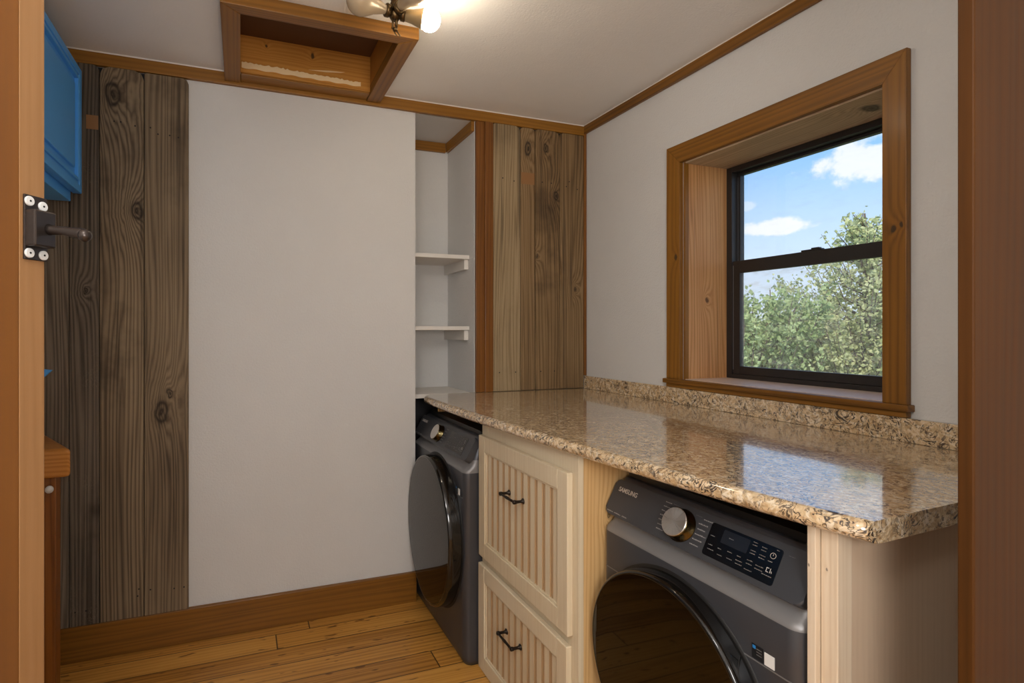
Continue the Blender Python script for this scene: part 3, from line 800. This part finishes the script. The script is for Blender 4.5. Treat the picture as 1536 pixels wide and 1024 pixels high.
        while xx < e:
            l = min(rnd.uniform(.002, .005), e-xx); h2 = rnd.uniform(.0012, .0021)
            bm.faces.new([bm.verts.new(Mp @ Vector(p)) for p in ((xx, y, .0014), (xx+l, y, .0014), (xx+l, y+h2, .0014), (xx, y+h2, .0014))]); xx += l+.0008
    link('display_lettering', bm, 'mark_dim', dp); bm = bmesh.new()
    C0 = Mp @ Matrix.Translation((d0*W+dw*.90, H*.12+dh*.76, .0012))
    for i in range(24):
        a, b = 2*PI*i/24, 2*PI*(i+1)/24
        bm.faces.new([bm.verts.new(C0 @ Vector((r*math.cos(q), r*math.sin(q), 0))) for r, q in ((.0065, a), (.0065, b), (.0056, b), (.0056, a))])
    box2 = [(-.0005, .0), (.0005, .0), (.0005, .004), (-.0005, .004)]
    bm.faces.new([bm.verts.new(C0 @ Vector((x, y, 0))) for x, y in box2])
    link('power_icon', bm, 'mark', dp); bm = bmesh.new()
    C1 = Mp @ Matrix.Translation((d0*W+dw*.875, H*.12+dh*.30, .0012))
    for pts in ([(0, 0), (.0014, 0), (.0014, .010), (0, .010)], [(.0014, 0), (.006, 0), (.006, .0014), (.0014, .0014)], [(.0014, .0086), (.006, .0086), (.006, .010), (.0014, .010)],
                [(.0085, 0), (.0099, 0), (.0099, .010), (.0085, .010)], [(.0115, .002), (.013, 0), (.0135, .0015), (.0115, .006)]):
        bm.faces.new([bm.verts.new(C1 @ Vector((x, y, 0))) for x, y in pts])
    link('start_icon', bm, 'mark', dp)
    # seam strip
    zs = .676+b0
    bm = bmesh.new()
    box(bm, .02, dc[0]-da*.62, -.0014, .004, zs-.0012, zs+.0012); link('seam_strip', bm, 'steel_lit', m); bm = bmesh.new()
    box(bm, dc[0]+da*.62, W-.02, -.0014, .004, zs-.0012, zs+.0012); link('seam_strip', bm, 'steel_lit', m)
    # round door: black ring painted as the shaded recess, glossy rim, smoked glass
    ctr = Vector((dc[0], 0, dc[1]+b0))
    Rd = Matrix.Translation(ctr) @ Matrix(((1, 0, 0, 0), (0, 0, -prot, 0), (0, 1, 0, 0), (0, 0, 0, 1)))   # z -> -y
    k = db/da
    bm = bmesh.new(); lathe(bm, [(da+.014, .0), (da+.013, .0025), (da+.002, .003)], Rd, 96, sy=k, caps=False); link('recess_shade_ring', bm, 'void', m)
    bm = bmesh.new()
    lathe(bm, [(da+.006, .001), (da+.006, .028), (da+.005, .040), (da+.003, .0475), (da+.0005, .0508), (da-.003, .0518), (da-.005, .0516), (da-.006, .050)], Rd, 96, sy=k, caps=False)
    dr = link('door_rim', bm, 'gloss', m)
    bm = bmesh.new(); lathe(bm, [(da-.0058, .0514), (da*.9, .0522), (da*.75, .0530), (da*.4, .0543), (0, .0548)], Rd, 96, sy=k, caps=False); link('door_glass', bm, 'doorglass', dr)
    # stickers
    sx, sw_ = stick
    bm = bmesh.new()
    box(bm, sx, sx+sw_, -.0012, .001, zs+.004, zs+.034, 0); box(bm, sx+.002, sx+.009, -.0016, .001, zs+.025, zs+.032, 1)
    for i in range(3): box(bm, sx+.011, sx+sw_-.003, -.0015, .001, zs+.026-.006*i, zs+.0275-.006*i, 2)
    box(bm, sx+sw_+.003, sx+sw_*2-.001, -.0014, .001, zs+.004, zs+.030, 3)
    link('sticker', bm, ['sticker_b', 'sticker_blue', 'mark_dim', 'sticker_w'], m)
    return m

machine((.880, 2.703, FZ), .682, (.378, .454), .280, .335, (.455, .63, .91), 'charcoal front-loading machine in the back corner beside the white wall', (.592, .022), prot=1.2)
machine((1.040, 1.338, FZ), .606, (.280, .492), .260, .260, (.455, .59, .885), 'charcoal front-loading machine under the near end of counter', (.500, .026))

# ------------------------------------------------------------------ blue wall cabinet
bc = thing('wall_cabinet', (-.8, 2.05, 1.913), 'bright blue wall cabinet with a framed door at upper left', 'wall cabinet')
bxo('cabinet_box', (XL+.001, -.660, 1.55, 2.535, 1.913, 2.43), 'blue', bc, .003)
bm = bmesh.new()
y0, y1, z0, z1 = 1.56, 2.550, 1.950, 2.462
box(bm, -.658, -.636, y0, y1, z0, z1, 0, .004)
steps = [(0, .03, -.624), (.03, .042, -.628), (.042, .055, -.622)]
for a, b, xf in steps:
    for q in ((y0+a, y0+b, z0+a, z1-a), (y1-b, y1-a, z0+a, z1-a)): box(bm, -.640, xf, q[0], q[1], q[2], q[3], 0, .003)
    for q in ((y0+b, y1-b, z0+a, z0+b), (y0+b, y1-b, z1-b, z1-a)): box(bm, -.640, xf, q[0], q[1], q[2], q[3], 0, .003)
box(bm, -.640, -.626, y0+.085, y1-.085, z0+.085, z1-.085, 0, .004)
link('cabinet_door', bm, 'blue', bc)

# ------------------------------------------------------------------ wooden vanity
va = thing('vanity_table', (-.76, 2.3, FZ), 'honey oak vanity with thick top and leg behind the door edge', 'vanity')
zt = .957
bm = bmesh.new()
P = [(-.576, 2.218), (-.76, 2.572), (XL+.002, 2.572), (XL+.002, 2.218)]
prism(bm, [(x, y, zt-.104) for x, y in P], (0, 0, .104), 0, .014, 4, capbev=False)
link('vanity_top', bm, 'vanity', va)
bxo('vanity_leg', (-.70, -.628, 2.235, 2.29, FZ, zt-.1045), 'vanityleg', va, .004)
bxo('vanity_side', (-.93, -.705, 2.30, 2.32, FZ, zt-.1045), 'vanityleg', va, .002)
bm = bmesh.new(); lathe(bm, [(.006, 0), (.006, .006), (.013, .012), (.013, .02), (0, .026)], Matrix.Translation((-.648, 2.235, .815)) @ rot_to((0.3, -1, 0)), 16); link('knob', bm, 'screw', va)
# unidentified small blue item hanging on the left wall, only its tip shows
bm = bmesh.new(); prism(bm, [(-.80, 2.50, 1.235), (-.715, 2.50, 1.222), (-.745, 2.50, 1.192), (-.80, 2.50, 1.165)], (0, .012, 0), 0, .003)
box(bm, XL+.001, -.79, 2.503, 2.510, 1.195, 1.21)
tag(link('wall_item', bm, 'blue'), 'small bright blue unidentified item tip poking out past the door edge, above vanity', 'unidentified item')

# ------------------------------------------------------------------ open door at left with iron latch
dr = thing('door_1', (-.318, .961, FZ), 'open wooden door seen edge-on with iron latch', 'door', kind='structure')
ph = math.radians(33)
n1 = Vector((math.cos(ph), -math.sin(ph), 0)); e1 = Vector((math.sin(ph), math.cos(ph), 0))
P1 = Vector((-.318, .961, 0)); EW = .0425; Lh = .66
Md = Matrix.Translation(P1) @ Matrix(((e1.x, n1.x, 0, 0), (e1.y, n1.y, 0, 0), (0, 0, 1, 0), (0, 0, 0, 1)))   # x: across the edge, y: out of the edge, z up
bm = bmesh.new(); box(bm, 0, EW, -.06, 0, FZ+.01, 2.54, 0, .002)
for v in bm.verts: v.co = Md @ v.co
link('door_stile', bm, 'doorwood', dr)
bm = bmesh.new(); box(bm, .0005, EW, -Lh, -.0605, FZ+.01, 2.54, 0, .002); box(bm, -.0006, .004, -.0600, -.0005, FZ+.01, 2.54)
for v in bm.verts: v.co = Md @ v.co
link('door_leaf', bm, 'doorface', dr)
zl = 1.542
lt = None
bm = bmesh.new(); box(bm, .006, EW+.001, 0, .004, zl-.050, zl+.050, 0, .001)
for v in bm.verts: v.co = Md @ v.co
lt = link('latch_plate', bm, 'iron', dr)
bm = bmesh.new(); box(bm, .006, EW-.001, .004, .024, zl-.030, zl+.026, 0, .0025)
for v in bm.verts: v.co = Md @ v.co
link('latch_box', bm, 'iron', lt)
bm = bmesh.new()
pts = [Md @ Vector(p) for p in ((.030, .022, zl-.002), (.030, .030, zl-.003), (.032, .050, zl-.005), (.034, .068, zl-.008), (.036, .078, zl-.010), (.034, .086, zl-.013))]
tube(bm, pts, [.0095, .0070, .0066, .0078, .0092, .008], 16)
lathe(bm, [(0, -.010), (.008, -.006), (.0105, .0), (.008, .006), (0, .010)], Matrix.Translation(Md @ Vector((.034, .087, zl-.013))) @ rot_to(n1), 16)
link('latch_lever', bm, 'iron', lt)
for sx, sz in ((.013, .040), (.035, .036), (.013, -.040), (.036, -.041)):
    bm = bmesh.new()
    R4 = Md @ Matrix.Translation((sx, .004, zl+sz)) @ rot_to((0, 1, 0))
    lathe(bm, [(.0075, 0), (.0075, .0020), (.0066, .0030), (0, .0032)], R4, 20)
    for f in bm.faces: f.smooth = False
    lathe(bm, [(.0016, .0030), (.0016, .0036), (0, .0036)], R4, 10, 1)
    link('latch_screw', bm, ['screw', 'void'], lt)

# ------------------------------------------------------------------ outside
bm = bmesh.new(); box(bm, 3.0, 60, -40, 60, -1.6, -1.5); tag(link('ground', bm, 'grass'), 'grassy ground outside below the window', 'ground', kind='structure')
def tree(loc, H, spread, nb, nl, label, leaf, seed, taper=1., up_=.5, leafsize=.06, z0f=.1, z1f=1., sig=(.03, .06), curl=.25):
    rnd = random.Random(seed)
    t = thing('tree', loc, label, 'tree', group='trees outside the window')
    X0, Y0, Z0 = loc
    bm = bmesh.new()
    tube(bm, [(X0+.03*math.sin(i*1.3), Y0+.03*math.cos(i*1.7), Z0+H*.97*i/8) for i in range(9)], [max(.008, .075*(1-i/8.2)*H/5) for i in range(9)], 10)
    shoots = [([Vector((X0, Y0, Z0+H*.8)), Vector((X0, Y0, Z0+H*.9)), Vector((X0, Y0, Z0+H))], .12)]
    for b in range(nb):
        f = z0f+(z1f-z0f)*(b+rnd.random())/nb
        a = rnd.uniform(0, 2*PI)
        L = (spread*(1-f)**taper+.05)*rnd.uniform(.6, 1.1)
        d = Vector((math.cos(a), math.sin(a), up_*rnd.uniform(.6, 1.4)))
        p0 = Vector((X0, Y0, Z0+H*f*.97)); p1 = p0+d*L*.55; p2 = p1+d*L*.4+Vector((0, 0, L*curl))
        if p2.z > Z0+H*.97: p2.z = Z0+H*rnd.choice((.72, .78, .82, .86, .9, .94, .98)); p1.z = min(p1.z, p2.z-.05)
        tube(bm, [p0, p1, p2], [.015, .009, .003], 5); shoots.append(([p0, p1, p2], L))
    link('trunk', bm, 'bark', t)
    bm = bmesh.new()
    tot = sum(L for p, L in shoots)
    for pts, L in shoots:
        k = max(14, int(nl*L/tot))
        for i in range(k):
            u = rnd.random()**.75
            p = pts[0].lerp(pts[1], u*2) if u < .5 else pts[1].lerp(pts[2], u*2-1)
            sg = (sig[0]+sig[1]*L)*(1.25-.8*u)
            c = p+Vector((rnd.gauss(0, sg), rnd.gauss(0, sg), rnd.gauss(0, sg)))
            d = Vector((rnd.gauss(0, 1), rnd.gauss(0, 1), rnd.gauss(.5, 1))).normalized()
            sd = d.cross(Vector((rnd.gauss(0, 1), rnd.gauss(0, 1), rnd.gauss(0, 1)))).normalized()
            l = leafsize*rnd.uniform(.6, 1.25); w_ = l*.34
            nrm = d.cross(sd)*l*.12
            bm.faces.new([bm.verts.new(q) for q in (c, c+d*l*.5+sd*w_+nrm, c+d*l, c+d*l*.5-sd*w_+nrm)])
    link('crown', bm, leaf, t)
def outp(u, v, w_):
    f, a = 790.54, math.radians(19.439)
    s = (u-640)/f
    return Vector((w_*(math.sin(a)+s*math.cos(a)), w_*(math.cos(a)-s*math.sin(a)), 1.383-(v-495)/f*w_))
G0 = -1.5
def tr(u, vtop, w_, **k):
    p = outp(u, vtop, w_); tree((p.x, p.y, G0), p.z-G0, **k)
tr(1297, 306, 9.0, spread=2.0, nb=150, nl=12500, label='tall pale-green tree at right of the window view', leaf=M['leafA'], seed=1, taper=.72, up_=.45, leafsize=.075, curl=.5, z0f=.25, sig=(.035, .05))
tr(1158, 424, 8.6, spread=1.0, nb=48, nl=7500, label='bushy green tree in the middle of the lower pane', leaf=M['leafB'], seed=2, taper=.25, up_=2.0, leafsize=.075, z0f=.2, z1f=.75, sig=(.05, .035))
tr(1118, 432, 8.2, spread=.9, nb=42, nl=6000, label='leafy green tree nearest the left sash edge', leaf=M['leafB'], seed=3, taper=.25, up_=2.0, leafsize=.075, z0f=.2, z1f=.75, sig=(.05, .035))
tr(1215, 462, 9.6, spread=1.1, nb=75, nl=7500, label='low yellow-green tree between the taller trees', leaf=M['leafA'], seed=4, taper=.3, up_=1.3, leafsize=.08, z0f=.15, z1f=.8, sig=(.06, .06))
tr(1352, 380, 10.2, spread=1.5, nb=90, nl=8000, label='pale tree partly hidden by the right window casing', leaf=M['leafB'], seed=5, taper=.8, up_=.6, leafsize=.08, sig=(.04, .05))
tr(1182, 492, 13.5, spread=2.0, nb=110, nl=9000, label='dark green tree behind the bushy trees', leaf=M['leafC'], seed=6, taper=.35, up_=.8, leafsize=.12, sig=(.1, .06))
tr(1270, 486, 14., spread=2.2, nb=110, nl=9000, label='dark green tree behind the tall pale tree', leaf=M['leafC'], seed=7, taper=.35, up_=.8, leafsize=.12, sig=(.1, .06))

# ------------------------------------------------------------------ sky
wd = bpy.data.worlds.new('sky'); SC.world = wd; wd.use_nodes = True
t = wd.node_tree; t.nodes.clear()
N = NT.__new__(NT); N.t = t
out = N.n('ShaderNodeOutputWorld')
tc = N.n('ShaderNodeTexCoord').outputs['Generated']
s = N.n('ShaderNodeSeparateXYZ', Vector=tc)
sky = N.ramp(N.smooth(s.outputs[2], -.02, .75), [(0., lin(222, 236, 252)), (.10, lin(200, 224, 252)), (.30, lin(148, 198, 252)), (1., lin(80, 136, 218))])
def cloud(u, v, ru, rv, thr):
    d = (outp(u, v, 1.)-Vector((0, 0, 1.383))).normalized()
    side = Vector((d.y, -d.x, 0)).normalized(); upv = side.cross(d)
    a = N.math('DIVIDE', N.vmath('DOT_PRODUCT', tc, tuple(side)), ru); b = N.math('DIVIDE', N.math('SUBTRACT', N.vmath('DOT_PRODUCT', tc, tuple(upv)), 0.), rv)
    r = N.math('SQRT', N.math('ADD', N.math('MULTIPLY', a, a), N.math('MULTIPLY', b, b)))
    nz = N.noise(tc, 26., 6, .6)
    f = N.math('SUBTRACT', N.math('ADD', 1., N.math('MULTIPLY', N.math('SUBTRACT', nz, .5), 2.6)), r)
    front = N.smooth(N.vmath('DOT_PRODUCT', tc, tuple(d)), .5, .7)
    return N.math('MULTIPLY', N.smooth(f, .0, .55), front)
c1 = cloud(1300, 240, .075, .030, 0); c2 = cloud(1165, 341, .075, .014, 0); c3 = cloud(1345, 195, .05, .02, 0); c4 = cloud(1122, 310, .012, .008, 0)
cm = N.math('MAXIMUM', N.math('MAXIMUM', c1, c2), N.math('MAXIMUM', N.math('MULTIPLY', c3, .6), N.math('MULTIPLY', c4, .45)))
gen = N.math('MULTIPLY', N.smooth(N.noise(scaled(N, tc, 3, 3, 9), 1., 6, .6), .60, .74), .35)
cm = N.math('MAXIMUM', cm, gen)
skyc = N.mix(N.math('MULTIPLY', cm, .85), sky, (.93, .93, .96, 1))
bg = N.n('ShaderNodeBackground', Color=skyc, Strength=1.2)
t.links.new(bg.outputs[0], out.inputs[0])

# ------------------------------------------------------------------ lights
def light(name, typ, loc, energy, color, **k):
    l = bpy.data.lights.new(name, typ); l.energy = energy; l.color = color
    for a, b in k.items(): setattr(l, a, b)
    o = bpy.data.objects.new(name, l); COL.objects.link(o); o.location = loc; return o
sun = light('sun', 'SUN', (0, 0, 10), 4.2, (1, .95, .86), angle=math.radians(1.))
sun.rotation_euler = Vector((.62, .45, -.65)).to_track_quat('-Z', 'Y').to_euler()
light('hall_lamp', 'POINT', (-.30, -.05, 2.25), 24, (1., .975, .94), shadow_soft_size=.14)
light('back_fill_light', 'POINT', (.10, -.60, 1.5), 52, (1., .98, .955), shadow_soft_size=.25)  # added fill light behind the camera, lifts ceiling and walls

# ------------------------------------------------------------------ camera
cam = bpy.data.cameras.new('camera'); co = bpy.data.objects.new('camera', cam); COL.objects.link(co); SC.camera = co
cam.sensor_fit = 'HORIZONTAL'; cam.sensor_width = 36.; cam.lens = 790.54/1536*36
cam.shift_x = (768-640)/1536; cam.shift_y = -(512-495)/1536
cam.clip_start = .02
co.location = (0, 0, 1.383); co.rotation_euler = (PI/2, 0, -math.radians(19.439))

# lift everything so that the floor is z = 0
for o in SC.objects:
    if o.parent is None: o.location.z -= FZ

vs = SC.view_settings
SC.display_settings.display_device = 'sRGB'
vs.view_transform = 'Standard'; vs.look = 'None'; vs.exposure = .10; vs.gamma = 1.; vs.use_curve_mapping = False
